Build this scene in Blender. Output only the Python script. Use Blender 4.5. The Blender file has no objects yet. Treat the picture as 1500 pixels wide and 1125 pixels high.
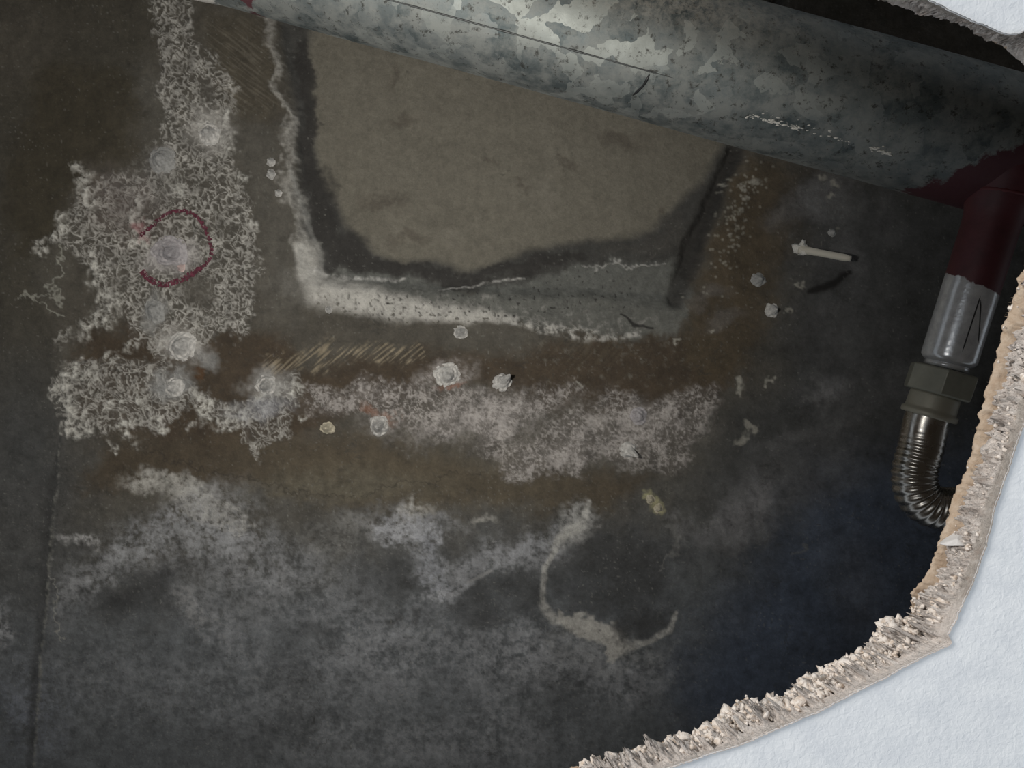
import bpy, bmesh, math, random
import numpy as np
from mathutils import Vector, Matrix, noise as mnoise

# ------------------------------------------------------------------ camera
F = 1150.0                       # focal length in pixels of a 1500x1125 frame
CAMZ = 2.23                      # the phone is held just under the hole, looking straight up
D_BOARD = 0.150; T_BOARD = 0.0175
D_SLAB = 0.75; D_PIPE = 0.52

def P(px, py, d):
    """point seen at photograph pixel px,py, d metres above the phone (+x right, +y down in the photo)"""
    return Vector(((px-750.0)/F*d, (py-562.5)/F*d, CAMZ+d))

sc = bpy.context.scene
cd = bpy.data.cameras.new('camera'); cam = bpy.data.objects.new('camera', cd)
sc.collection.objects.link(cam)
cd.sensor_fit = 'HORIZONTAL'; cd.sensor_width = 36.0; cd.lens = 36.0*F/1500.0
cd.clip_start = 0.01; cd.clip_end = 50
cam.location = (0, 0, CAMZ); cam.rotation_euler = (math.pi, 0, 0)
sc.camera = cam

# ------------------------------------------------------------------ light
w = bpy.data.worlds.new('world'); sc.world = w; w.use_nodes = True
w.node_tree.nodes['Background'].inputs[0].default_value = (0.84, 0.92, 1.0, 1)
w.node_tree.nodes['Background'].inputs[1].default_value = 0.55

def aim(o, target):
    o.rotation_euler = (Vector(target)-o.location).to_track_quat('-Z', 'Y').to_euler()
# flashlight held left of the phone, pointing up to the left part of the slab
ld = bpy.data.lights.new('flashlight', 'SPOT'); ld.energy = 11.3; ld.spot_size = math.radians(121)
ld.spot_blend = 1.0; ld.shadow_soft_size = 0.018; ld.color = (1.0, 0.96, 0.89)
lo = bpy.data.objects.new('flashlight', ld); sc.collection.objects.link(lo)
lo.location = (-0.10, -0.02, CAMZ+0.105); aim(lo, P(380, 450, D_SLAB))
# added fill light, low from the left, brightening the rim and board face
ad = bpy.data.lights.new('rim_fill', 'AREA'); ad.shape = 'RECTANGLE'; ad.size = 1.4; ad.size_y = 1.1
ad.energy = 82.0; ad.color = (1.0, 0.965, 0.92)
ao = bpy.data.objects.new('rim_fill', ad); sc.collection.objects.link(ao)
ao.location = (-2.6, -1.5, 1.35); aim(ao, (0, 0, 2.4))

vs = sc.view_settings
vs.view_transform = 'Standard'; vs.look = 'None'; vs.exposure = 0.0; vs.gamma = 1.0; vs.use_curve_mapping = False

# ------------------------------------------------------------------ helpers
def s2l(c):
    c = np.asarray(c, dtype=np.float64)/255.0
    return np.where(c <= 0.04045, c/12.92, ((c+0.055)/1.055)**2.4)
def rgba(r, g, b): return tuple(float(v) for v in s2l((r, g, b)))+(1.0,)

def link(o, parent=None):
    sc.collection.objects.link(o)
    if parent is not None: o.parent = parent
    return o
def mesh_obj(name, verts, faces, m=None, parent=None, smooth=True):
    me = bpy.data.meshes.new(name)
    me.from_pydata([tuple(v) for v in verts], [], [tuple(f) for f in faces])
    if m: me.materials.append(m)
    if smooth: me.polygons.foreach_set('use_smooth', [True]*len(me.polygons))
    me.update()
    return link(bpy.data.objects.new(name, me), parent)
def grid_obj(name, V, m, parent=None, smooth=True, close_u=False, close_v=False, attr=None):
    """V: array (nu, nv, 3)"""
    nu, nv = V.shape[:2]
    iu = np.arange(nu if close_u else nu-1); iv = np.arange(nv if close_v else nv-1)
    A, B = np.meshgrid(iu, iv, indexing='ij')
    A2 = (A+1) % nu; B2 = (B+1) % nv
    Q = np.stack([A*nv+B, A2*nv+B, A2*nv+B2, A*nv+B2], -1).reshape(-1, 4).astype(np.int32)
    me = bpy.data.meshes.new(name)
    me.vertices.add(nu*nv); me.vertices.foreach_set('co', V.reshape(-1).astype(np.float32))
    me.loops.add(Q.size); me.loops.foreach_set('vertex_index', Q.reshape(-1))
    me.polygons.add(len(Q)); me.polygons.foreach_set('loop_start', np.arange(0, Q.size, 4, dtype=np.int32))
    me.polygons.foreach_set('use_smooth', np.full(len(Q), smooth))
    if attr is not None:
        for an, arr in attr.items():
            a = me.attributes.new(an, 'FLOAT_COLOR', 'POINT')
            c4 = np.ones((nu*nv, 4), np.float32); c4[:, :3] = arr.reshape(-1, 3)
            a.data.foreach_set('color', c4.reshape(-1))
    me.update(); me.validate()
    if m: me.materials.append(m)
    return link(bpy.data.objects.new(name, me), parent)
def tag(o, label=None, cat=None, group=None, kind=None):
    if label: o['label'] = label
    if cat: o['category'] = cat
    if group: o['group'] = group
    if kind: o['kind'] = kind
    return o
def empty(name, loc):
    o = bpy.data.objects.new(name, None); link(o); o.location = loc; o.empty_display_size = 0.02
    bpy.context.view_layer.update()
    return o
def keep(o, root):
    """parent a mesh written in world coordinates to an empty placed at its base"""
    o.parent = root; o.matrix_parent_inverse = Matrix.Translation(-root.location)
    return o

class Mat:
    def __init__(s, name, rough=0.6, metal=0.0, color=(150, 150, 150)):
        s.m = bpy.data.materials.new(name); s.m.use_nodes = True
        s.t = s.m.node_tree; s.n = s.t.nodes; s.b = s.n['Principled BSDF']
        s.b.inputs['Roughness'].default_value = rough; s.b.inputs['Metallic'].default_value = metal
        s.b.inputs['Base Color'].default_value = rgba(*color)
        s.tc = s.n.new('ShaderNodeTexCoord')
    def lk(s, a, b): s.t.links.new(a, b)
    def mapping(s, src=None, scale=(1, 1, 1), rot=(0, 0, 0)):
        mp = s.n.new('ShaderNodeMapping'); s.lk(src or s.tc.outputs['Object'], mp.inputs[0])
        mp.inputs['Scale'].default_value = scale; mp.inputs['Rotation'].default_value = rot
        return mp.outputs[0]
    def noise(s, scale, detail=5, rough=0.6, dist=0.0, vec=None):
        q = s.n.new('ShaderNodeTexNoise'); s.lk(vec or s.tc.outputs['Object'], q.inputs['Vector'])
        q.inputs['Scale'].default_value = scale; q.inputs['Detail'].default_value = detail
        q.inputs['Roughness'].default_value = rough; q.inputs['Distortion'].default_value = dist
        return q.outputs['Fac']
    def voronoi(s, scale, feature='F1', vec=None, out='Distance', rnd=1.0):
        q = s.n.new('ShaderNodeTexVoronoi'); q.feature = feature; s.lk(vec or s.tc.outputs['Object'], q.inputs['Vector'])
        q.inputs['Scale'].default_value = scale; q.inputs['Randomness'].default_value = rnd
        return q.outputs[out]
    def ramp(s, fac, stops):
        r = s.n.new('ShaderNodeValToRGB'); s.lk(fac, r.inputs[0]); e = r.color_ramp.elements
        while len(e) < len(stops): e.new(0.5)
        for i, (p, c) in enumerate(stops):
            e[i].position = p; e[i].color = rgba(*c) if not isinstance(c, (int, float)) else (c, c, c, 1)
        return r.outputs[0]
    def math(s, op, a, b=None):
        q = s.n.new('ShaderNodeMath'); q.operation = op
        for i, v in enumerate((a, b)):
            if v is None: continue
            if isinstance(v, (int, float)): q.inputs[i].default_value = v
            else: s.lk(v, q.inputs[i])
        return q.outputs[0]
    def mix(s, fac, a, b, mode='MIX'):
        q = s.n.new('ShaderNodeMix'); q.data_type = 'RGBA'; q.blend_type = mode
        for idx, v in ((0, fac), (6, a), (7, b)):
            if isinstance(v, (int, float)): q.inputs[idx].default_value = v
            elif isinstance(v, tuple): q.inputs[idx].default_value = rgba(*v)
            else: s.lk(v, q.inputs[idx])
        return q.outputs[2]
    def attr(s, name):
        q = s.n.new('ShaderNodeAttribute'); q.attribute_name = name; return q.outputs['Color']
    def color(s, c): s.lk(c, s.b.inputs['Base Color'])
    def rough(s, c): s.lk(c, s.b.inputs['Roughness'])
    def bump(s, h, strength=0.5, dist=0.001, prev=None):
        q = s.n.new('ShaderNodeBump'); q.inputs['Strength'].default_value = strength
        q.inputs['Distance'].default_value = dist; s.lk(h, q.inputs['Height'])
        if prev is not None: s.lk(prev, q.inputs['Normal'])
        s.lk(q.outputs[0], s.b.inputs['Normal']); return q.outputs[0]

# vectorised gradient noise
_rs = np.random.RandomState(7)
_ang = _rs.rand(256, 256)*2*np.pi; _GX = np.cos(_ang).astype(np.float32); _GY = np.sin(_ang).astype(np.float32)
def gn(x, y, seed=0):
    x = x+seed*17.31; y = y+seed*9.77
    xi = np.floor(x).astype(np.int32); yi = np.floor(y).astype(np.int32)
    xf = (x-xi).astype(np.float32); yf = (y-yi).astype(np.float32)
    u = xf*xf*xf*(xf*(xf*6-15)+10); v = yf*yf*yf*(yf*(yf*6-15)+10)
    def g(dx, dy):
        a = (xi+dx+seed*31) & 255; b = (yi+dy+seed*57) & 255
        return _GX[a, b]*(xf-dx)+_GY[a, b]*(yf-dy)
    a = g(0, 0); b = g(1, 0); c = g(0, 1); d = g(1, 1)
    return ((a+(b-a)*u)*(1-v)+(c+(d-c)*u)*v)*1.5
def fbm(x, y, seed=0, octv=4, rough=0.55):
    s = 0; a = 1.0; t = 0
    for i in range(octv):
        s = s+a*gn(x, y, seed+i*3); t += a; a *= rough; x = x*2.03; y = y*2.03
    return s/t
def sstep(a, b, x):
    t = np.clip((x-a)/(b-a), 0, 1); return t*t*(3-2*t)

# ================================================================== STRUCTURE
# ------------------------------------------------------------------ concrete slab
STEP = 1.5
dense_x = np.arange(-66, 1567, STEP); dense_y = np.arange(-66, 1192, STEP)
xs = np.concatenate([[-2400, -1600, -1000, -600, -350, -200, -120, -85], dense_x, [1585, 1625, 1720, 1900, 2200, 2700, 3300, 4000]])
ys = np.concatenate([[-2600, -1700, -1000, -600, -350, -200, -120, -85], dense_y, [1210, 1250, 1350, 1550, 1850, 2300, 2900, 3600]])
X, Y = np.meshgrid(xs.astype(np.float32), ys.astype(np.float32), indexing='ij')

WX = fbm(X/45, Y/45, 1, 4)*26; WY = fbm(X/45, Y/45, 2, 4)*26          # ragged outline warp
XR, YR = X+WX+gn(X/7, Y/7, 3)*5, Y+WY+gn(X/7, Y/7, 4)*5
XJ, YJ = X+gn(X/9, Y/9, 5)*2+WX*.1, Y
XS, YS = X+WX*0.35, Y+WY*0.35                                         # gentle warp

def window(pts, m):
    p = np.array(pts, float); x0, y0 = p.min(0)-m; x1, y1 = p.max(0)+m
    i = np.searchsorted(xs, [x0, x1]); j = np.searchsorted(ys, [y0, y1])
    return slice(max(i[0]-1, 0), i[1]+1), slice(max(j[0]-1, 0), j[1]+1)
def poly(pts, soft=8, warp='R', m=60):
    """soft mask of a polygon (1 inside)"""
    W = window(pts, m+soft); A, B = {'R': (XR, YR), 'S': (XS, YS), 'N': (X, Y), 'J': (XJ, YJ)}[warp]
    x = A[W]; y = B[W]; p = np.array(pts, np.float32); n = len(p)
    d = np.full(x.shape, 1e9, np.float32); ins = np.zeros(x.shape, bool)
    for i in range(n):
        ax, ay = p[i]; bx, by = p[(i+1) % n]; ex, ey = bx-ax, by-ay
        t = np.clip(((x-ax)*ex+(y-ay)*ey)/(ex*ex+ey*ey+1e-9), 0, 1)
        d = np.minimum(d, (x-ax-t*ex)**2+(y-ay-t*ey)**2)
        if ay != by:
            ins ^= ((ay > y) != (by > y)) & (x < ex*(y-ay)/(ey)+ax)
    d = np.sqrt(d); sd = np.where(ins, d, -d)
    out = np.zeros(X.shape, np.float32); out[W] = sstep(-soft, soft, sd); return out
def line(pts, warp='S', soft=0.6, m=60):
    """mask of a polyline, points are (x, y, halfwidth)"""
    mw = max(q[2] for q in pts)
    W = window([q[:2] for q in pts], m+mw); A, B = {'R': (XR, YR), 'S': (XS, YS), 'N': (X, Y), 'J': (XJ, YJ)}[warp]
    x = A[W]; y = B[W]; r = np.zeros(x.shape, np.float32)
    for (ax, ay, aw), (bx, by, bw) in zip(pts[:-1], pts[1:]):
        ex, ey = bx-ax, by-ay
        t = np.clip(((x-ax)*ex+(y-ay)*ey)/(ex*ex+ey*ey+1e-9), 0, 1)
        d = np.sqrt((x-ax-t*ex)**2+(y-ay-t*ey)**2); wd = aw+(bw-aw)*t
        r = np.maximum(r, 1-sstep(wd*(1-soft), wd*(1+soft), d))
    out = np.zeros(X.shape, np.float32); out[W] = r; return out
def blob(x, y, rx, ry=None, rot=0, warp='S', soft=0.5):
    ry = ry or rx; A, B = {'R': (XR, YR), 'S': (XS, YS), 'N': (X, Y), 'J': (XJ, YJ)}[warp]
    m = max(rx, ry)*2+30; W = window([(x, y)], m)
    dx = A[W]-x; dy = B[W]-y; c, s = math.cos(math.radians(rot)), math.sin(math.radians(rot))
    d = np.sqrt(((dx*c+dy*s)/rx)**2+((-dx*s+dy*c)/ry)**2)
    out = np.zeros(X.shape, np.float32); out[W] = 1-sstep(1-soft, 1+soft, d); return out

n_big = fbm(X/170, Y/170, 11, 4); n_mid = fbm(X/50, Y/50, 12, 5, 0.6); n_fine = fbm(X/11, Y/11, 13, 4, 0.65)
n_grain = gn(X/2.6, Y/2.6, 14)
COL = np.zeros(X.shape+(3,), np.float32)
H = np.zeros(X.shape, np.float32)               # relief in millimetres, positive = hanging down from the slab
def C(r, g, b): return s2l((r, g, b)).astype(np.float32)
def paint(mask, col, a=1.0):
    global COL
    m = np.clip(mask*a, 0, 1)[..., None]; COL = COL*(1-m)+C(*col)*m

# ground tones
COL[:] = C(86, 82, 74)
paint(sstep(-0.1, 0.6, n_big), (106, 104, 97), 0.5)
paint(sstep(720, 980, Y+WY*2+X*0.08), (100, 105, 110), 0.85)                 # cooler grey towards the bottom
paint(poly([(-100, -100), (240, -100), (250, 20), (120, 240), (90, 330), (60, 380), (85, 560), (80, 700), (60, 700), (-100, 650)], 25, 'R', 90), (70, 66, 56), 0.75)
paint(blob(30, 60, 60, 70, 0, 'R'), (98, 93, 84), 0.5)
paint(blob(30, 700, 90, 160, 0, 'R', 0.8), (80, 84, 88), 0.6)
# brown damp fields
for p, c, a in [
    ([(190, 470), (420, 500), (430, 545), (560, 520), (640, 515), (760, 520), (900, 490), (1010, 500), (1090, 540), (1030, 600), (860, 600), (700, 560), (520, 600), (440, 640), (330, 660), (240, 650), (100, 620), (120, 500)], (74, 62, 48), 0.9),
    ([(150, 650), (300, 640), (440, 640), (560, 650), (650, 670), (740, 700), (860, 690), (960, 700), (880, 745), (700, 735), (520, 740), (400, 720), (250, 700), (120, 720)], (80, 70, 56), 0.9),
    ([(300, 20), (400, 30), (415, 110), (400, 180), (345, 170), (310, 100)], (84, 78, 66), 0.9),
    ([(330, 190), (410, 190), (425, 300), (440, 400), (440, 470), (390, 470), (380, 330)], (98, 95, 88), 0.8),
    ([(1090, 225), (1190, 250), (1180, 330), (1130, 440), (1090, 560), (1030, 560), (1000, 500), (1010, 440), (1060, 300)], (86, 75, 58), 0.9),
    ([(60, 100), (200, 100), (200, 235), (120, 240), (70, 360), (20, 380), (10, 260)], (66, 60, 46), 0.8)]:
    paint(poly(p, 18), c, a)
paint(blob(620, 700, 230, 40, 5, 'R', 0.8), (104, 96, 80), 0.55)
paint(blob(500, 712, 110, 20, 0, 'R', 0.8), (118, 114, 100), 0.5)
# shade over the right half of the slab, painted into its colour
paint(poly([(1160, 250), (1600, 250), (1600, 1300), (1000, 1300), (1010, 1000), (1090, 860), (1020, 720), (1060, 600), (1130, 560), (1150, 400)], 60, 'R', 140), (72, 74, 75), 0.85)
paint(poly([(1200, 700), (1650, 600), (1650, 1300), (1050, 1300), (1000, 980), (1100, 850)], 70, 'R', 150), (80, 92, 112), 0.85)  # bluish haze of the dim corner painted in as a slab tone
for (x, y, rx, ry, a) in [(1180, 300, 50, 20, .5), (1300, 330, 30, 40, .25), (1210, 575, 35, 22, .55), (1320, 560, 60, 30, .2), (1060, 470, 30, 12, .3), (1240, 470, 60, 90, .2), (1210, 620, 90, 14, .3),
                          (1180, 690, 90, 45, .35), (1105, 745, 36, 40, .75), (1075, 775, 45, 22, .5), (1250, 850, 40, 70, .2), (1040, 430, 30, 14, .3), (1250, 380, 16, 36, .4), (1225, 290, 30, 45, .35)]:
    paint(blob(x, y, rx, ry, -20, 'R', 0.8), (128, 128, 130), a)
paint(line([(1185, 428, 5), (1215, 416, 6), (1246, 402, 4)], 'S', .6), (26, 24, 22), 0.95)

# ---- the recessed panel between the grooves
rec_out = [(385, -100), (408, 40), (428, 140), (438, 280), (447, 390), (470, 412), (580, 420), (700, 428), (850, 430), (985, 440), (1012, 400), (1050, 300), (1092, 215), (1180, -100)]
rec_in = [(470, -100), (447, 60), (455, 180), (470, 270), (492, 300), (512, 335), (548, 366), (585, 382), (640, 378), (672, 396), (720, 388), (765, 366), (830, 352), (900, 346), (955, 336), (985, 312), (1012, 275), (1035, 262), (1062, 216), (1150, -100)]
mo = poly(rec_out, 7, 'S'); mi = poly(rec_in, 9, 'S')
paint(mo, (70, 70, 68), 0.9)  # dark shading of the sloping panel walls, painted in
paint(poly([(470, 395), (560, 404), (640, 412), (690, 432), (780, 400), (900, 384), (1000, 380), (1010, 420), (985, 500), (860, 492), (740, 470), (600, 455), (480, 440)], 8), (114, 116, 112), 0.75)
paint(mi, (122, 118, 107), 1.0)
paint(mi*sstep(0.0, 0.5, n_mid), (108, 105, 95), 0.5)
paint(mi*sstep(0.1, 0.6, fbm(X/90, Y/60, 31)), (136, 132, 121), 0.5)
H += -11*poly(rec_out, 13, 'S')-3*poly(rec_in, 10, 'S')
for x, y, rx, ry in [(578, 105, 8, 14), (585, 170, 16, 8), (720, 218, 16, 4), (592, 345, 28, 10), (768, 270, 7, 7), (975, 303, 5, 9), (830, 235, 20, 6), (555, 290, 30, 10), (910, 200, 30, 12)]:
    paint(blob(x, y, rx, ry, 10, 'R', .7), (84, 76, 68), 0.5)
# shade along the inside of the panel edge, painted dark into the slab
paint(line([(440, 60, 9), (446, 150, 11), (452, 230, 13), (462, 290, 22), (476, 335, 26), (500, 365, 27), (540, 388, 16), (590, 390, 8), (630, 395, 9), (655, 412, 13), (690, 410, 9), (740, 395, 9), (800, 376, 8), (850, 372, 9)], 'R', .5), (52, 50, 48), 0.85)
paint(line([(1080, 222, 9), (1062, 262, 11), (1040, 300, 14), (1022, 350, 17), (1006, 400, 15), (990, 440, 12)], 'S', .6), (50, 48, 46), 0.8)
paint(line([(985, 320, 12), (1000, 350, 16), (960, 352, 10), (890, 362, 6)], 'R', .6), (78, 76, 72), 0.7)
H += -4*line([(1080, 222, 8), (1040, 300, 10), (1006, 400, 11), (990, 440, 9)], 'S', .6)
paint(line([(820, 492, 2), (930, 395, 1), (1000, 330, 1)], 'S'), (110, 105, 98), 0.2)

# ---- white deposits
def pits(seed, thr, sc=9.0): return sstep(thr, thr+0.12, gn(X/sc, Y/sc, seed))
W1 = line([(385, 20, 5), (398, 60, 9), (408, 95, 6), (414, 130, 5), (424, 190, 6), (424, 240, 7), (430, 290, 8), (438, 330, 7), (447, 380, 11)], 'R', .8)
W1 = W1*np.clip(0.75+n_fine*0.9, 0, 1)
W2 = line([(440, 365, 9), (452, 400, 15), (470, 425, 20), (510, 436, 19), (570, 447, 19), (630, 457, 13), (690, 463, 10), (740, 466, 8), (790, 478, 8), (850, 490, 9), (900, 494, 5), (940, 488, 3)], 'S', .55)
W2 = W2*np.clip(1-sstep(640, 820, X)*(.45-n_fine*2.2-n_mid), 0, 1)
W2 = W2*(1-0.9*pits(41, 0.42, 5.5)*sstep(-10, 5, Y-432))
W3 = line([(455, 396, 4), (500, 406, 3), (560, 411, 2.5), (590, 408, 1.5)], 'S', .8)
W3 = np.maximum(W3, line([(640, 424, 1.5), (715, 414, 1.5), (770, 402, 1.2)], 'S', .8)*0.7)
W3 = np.maximum(W3, line([(850, 392, 1.5), (920, 388, 2), (980, 387, 1.5)], 'R', .8)*0.8)*np.clip(.7+n_fine*1.6+n_mid*.5, 0, 1)
W4 = line([(425, 250, 2), (440, 300, 3.5), (452, 340, 3), (462, 370, 4), (470, 405, 4)], 'S', .9)*0.55
paint(W1, (176, 174, 168), 0.75); paint(W2, (196, 194, 188), 0.95); paint(W3, (205, 204, 200), 0.9); paint(W4, (160, 160, 156), 0.8)
paint(blob(480, 428, 60, 20, 12, 'R', .9), (200, 198, 192), 0.25)
H += W2*1.6+W1*1.2+W3*0.8
paint(poly([(560, 425), (700, 440), (860, 460), (960, 460), (950, 500), (850, 490), (700, 470), (560, 460)], 8)*sstep(0.05, 0.3, n_fine), (150, 148, 144), .5)
# small dark pits in the grey strip
pm = poly([(500, 425), (640, 430), (820, 400), (900, 395), (960, 440), (800, 470), (640, 465), (500, 450)], 10)
paint(pm*pits(42, 0.52, 6), (52, 50, 48), .85)
paint(line([(912, 460, 1.5), (935, 475, 2.5), (958, 485, 1.5)], 'S'), (34, 33, 32), .9)

# lace of crystal threads
lx = X+fbm(X/16, Y/16, 51, 3)*9; ly = Y+fbm(X/16, Y/16, 52, 3)*9
r1 = 1-np.abs(gn(lx/13, ly/13, 53))*5.6; r2 = 1-np.abs(gn(lx/8, ly/8, 54))*3.6; r3 = 1-np.abs(gn(lx/22, ly/22, 55))*8.5
pick = sstep(-0.15, 0.15, gn(X/28, Y/28, 57))
LACE = np.clip(np.maximum(np.maximum(r1*(1-0.5*pick), r2*(0.25+0.75*pick)), r3*0.9), 0, 1)
LACE = sstep(0.0, 0.75, LACE)*np.clip(0.85+n_fine*0.7, 0.35, 1)
CLUMP = sstep(0.05, 0.45, 1-np.abs(gn(lx/8, ly/8, 58))*2.6+fbm(X/22, Y/22, 59)*0.8-0.35)
big = [(235, -60), (300, -60), (275, 40), (265, 62), (300, 75), (345, 130), (350, 165), (330, 200), (350, 265), (372, 320), (378, 400), (374, 445), (362, 492), (345, 500), (318, 492), (300, 500), (262, 520), (235, 548), (205, 500), (180, 470), (155, 440), (140, 400), (105, 372), (62, 356), (95, 320), (118, 290), (150, 270), (190, 240), (230, 200), (240, 110), (225, 40), (210, -20)]
low = [(74, 560), (110, 535), (165, 525), (215, 530), (270, 555), (330, 592), (385, 585), (430, 540), (448, 575), (420, 600), (385, 615), (340, 632), (305, 615), (270, 600), (225, 640), (190, 625), (150, 640), (100, 632), (80, 605)]
pad = [(372, 602), (428, 595), (430, 622), (400, 650), (372, 676), (355, 660), (356, 628)]
m1 = poly(big, 5); m2 = poly(low, 5); m3 = poly(pad, 4)
dens = m1*np.clip(0.95+fbm(X/40, Y/40, 56)*0.9, 0.25, 1.2)
dens *= 1-0.85*blob(300, 130, 12, 12, 0, 'R')
dens *= 1-0.8*np.maximum(blob(285, 425, 26, 30, -20, 'R'), blob(190, 225, 45, 30, 0, 'R'))
paint(m1, (100, 97, 92), 0.30); paint(m2, (104, 102, 98), 0.4); paint(m3, (104, 101, 97), .3)
L1 = LACE*np.clip(np.maximum(dens, np.maximum(m2*0.9, m3*0.85)), 0, 1)
paint(L1, (192, 190, 184), 0.95); H += L1*1.1
# bright clots at the edges of the lace
clots = [(108, 248, 9), (118, 270, 12), (128, 292, 9), (100, 310, 8), (92, 335, 9), (75, 352, 7), (62, 366, 6), (133, 385, 9), (140, 408, 10), (148, 430, 9), (160, 448, 8), (150, 470, 12), (130, 488, 12), (95, 488, 9), (165, 520, 8), (190, 500, 8), (200, 352, 12), (195, 318, 10), (205, 300, 8),
         (84, 572, 9), (98, 590, 9), (110, 608, 11), (104, 625, 9), (110, 545, 12), (135, 560, 10), (165, 590, 8), (190, 622, 9), (210, 592, 10), (225, 620, 8), (240, 628, 7), (270, 628, 6), (345, 610, 10), (330, 625, 9), (300, 600, 14), (380, 590, 12), (430, 575, 8), (335, 210, 10), (325, 175, 10), (350, 260, 6), (300, 185, 10), (262, 285, 8), (370, 330, 6), (160, 655, 5), (125, 632, 9), (190, 640, 7), (450, 605, 5)]
cm = np.zeros_like(X)
for x, y, r in clots: cm = np.maximum(cm, blob(x, y, r*1.35, r*1.05, random.Random(x).uniform(0, 180), 'R', .7))
cm = cm*np.clip(0.35+n_fine*1.6+LACE*0.5, 0, 1)
paint(cm, (214, 213, 206), 0.95); H += cm*1.6
# thread wandering off to the left
thr = line([(92, 372, 1.6), (80, 385, 1.6), (92, 400, 1.6), (72, 420, 1.6), (95, 440, 2), (60, 430, 1.2), (30, 440, 1.2)], 'R', .7)
thr = np.maximum(thr, line([(95, 462, 1.5), (75, 455, 1.4), (50, 430, 1.2), (28, 438, 1)], 'R', .7))
paint(thr, (170, 170, 160), .7)

# middle crust
mid = [(452, 570), (520, 560), (600, 555), (700, 575), (770, 575), (820, 560), (900, 570), (960, 590), (1040, 560), (1050, 590), (1020, 640), (1000, 685), (930, 690), (880, 665), (840, 690), (790, 703), (745, 700), (715, 665), (670, 650), (630, 640), (585, 625), (520, 610), (455, 600)]
m4 = poly(mid, 9)
h4 = 1-0.85*np.maximum(blob(778, 630, 45, 12, -35, 'R'), np.maximum(blob(680, 650, 26, 16, 0, 'R'), blob(860, 585, 60, 18, -20, 'R')))
r4 = np.clip(0.42+CLUMP*0.25+fbm(X/6, Y/6, 66, 4, .75)*1.3+fbm(X/30, Y/30, 61)*1.1, 0, 1)
m4 = m4*h4
paint(m4, (106, 101, 97), 0.5)
paint(m4*sstep(.15, .95, LACE*0.5+r4*0.8-0.15), (184, 179, 175), 0.85); H += m4*np.clip(LACE*0.6+r4*0.6, 0, 1.2)*1.2
for x, y, rx, ry, a in [(735, 612, 60, 26, .75), (700, 600, 60, 24, .45), (640, 630, 45, 18, .45), (655, 550, 34, 16, .75), (820, 665, 60, 20, .45), (935, 612, 20, 16, .7), (930, 655, 40, 22, .4), (900, 620, 70, 26, .3), (560, 622, 28, 16, .55), (520, 585, 50, 12, .4), (980, 620, 50, 30, .25)]:
    paint(blob(x, y, rx, ry, -12, 'R', .8)*np.clip(.25+r4*.9, 0, 1), (186, 181, 178), a)
sp = poly([(760, 500), (900, 480), (1010, 500), (1030, 560), (900, 570), (780, 560)], 20)
paint(sp*sstep(0.1, 0.5, fbm(X/12, Y/12, 63, 4, .7)), (118, 115, 106), .6)
for x, y in [(548, 610), (540, 605), (575, 612)]: paint(blob(x, y, 12, 7, 30, 'R', .8), (136, 98, 78), .6)
paint(blob(660, 565, 12, 4, -20, 'R', .8), (150, 96, 70), .6)
paint(blob(290, 545, 12, 8, 0, 'R'), (82, 58, 36), .8)
# hatched tan scrapes
def hatch(ax, ay, seed): return sstep(-0.05, 0.35, gn((X*ax+Y*ay)/3.2, (X*ay-Y*ax)/42, seed))
tan = line([(395, 535, 8), (440, 525, 15), (490, 520, 13), (540, 515, 11), (620, 518, 5)], 'R', .7)
paint(tan*hatch(0.65, 0.76, 71), (158, 146, 124), .85); H += tan*hatch(0.65, 0.76, 71)*0.9
paint(poly([(300, 40), (380, 40), (400, 150), (350, 170), (310, 110)], 15)*hatch(-0.6, 0.8, 72), (122, 116, 104), .45)
paint(poly([(760, 500), (900, 490), (940, 520), (800, 550)], 15)*hatch(0.75, 0.6, 73), (106, 98, 82), .25)
paint(poly([(150, 270), (240, 240), (270, 290), (180, 330)], 15), (118, 116, 114), .3)

# ---- lower half: veils and drips
def veil(x, y, rx, ry, rot, a, c=(160, 162, 166), warp='R'): paint(blob(x, y, rx, ry, rot, warp, .85)*np.clip(.72+n_mid*1.3+n_fine*1.5+fbm(X/5, Y/5, 67, 3, .7)*.8+0.2*(CLUMP-.5), 0, 1.1), c, min(1, a*1.25))
veil(240, 705, 48, 12, 5, .8, (176, 174, 168)); veil(285, 735, 36, 26, 30, .75, (172, 171, 168)); veil(320, 765, 40, 20, 30, .55)
veil(200, 800, 120, 18, -35, .45); veil(270, 780, 90, 40, -20, .4); veil(340, 800, 70, 45, 20, .4); veil(130, 850, 70, 30, -40, .35)
veil(430, 860, 110, 55, 10, .32); veil(300, 900, 90, 30, 40, .28); veil(115, 792, 26, 7, 3, .95, (184, 184, 184)); veil(0, 915, 12, 26, 0, .8)
veil(590, 775, 44, 22, 5, .75, (166, 168, 172)); veil(625, 820, 22, 45, -15, .55, (160, 163, 168)); veil(610, 750, 26, 12, -20, .7, (178, 176, 170)); veil(650, 868, 36, 10, -15, .7, (164, 166, 170))
veil(740, 815, 80, 20, -12, .65, (158, 160, 164)); veil(700, 830, 50, 12, -20, .5); veil(800, 800, 30, 28, 0, .55); veil(640, 760, 40, 10, 10, .4); veil(715, 768, 14, 6, 0, .6, (176, 174, 168))
veil(845, 765, 26, 20, -55, .8, (160, 160, 158)); veil(500, 780, 60, 22, -20, .35, (140, 140, 138)); veil(560, 960, 80, 50, 10, .3); veil(400, 1010, 160, 60, 0, .22); veil(740, 1010, 60, 70, 0, .28); veil(650, 930, 120, 50, 0, .2)
veil(820, 960, 120, 40, 5, .4); veil(120, 1000, 100, 60, 0, .15); veil(40, 1050, 50, 60, 0, .35, (120, 126, 140)); veil(620, 1090, 200, 40, 0, .25); veil(910, 1000, 60, 40, 0, .35)
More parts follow.
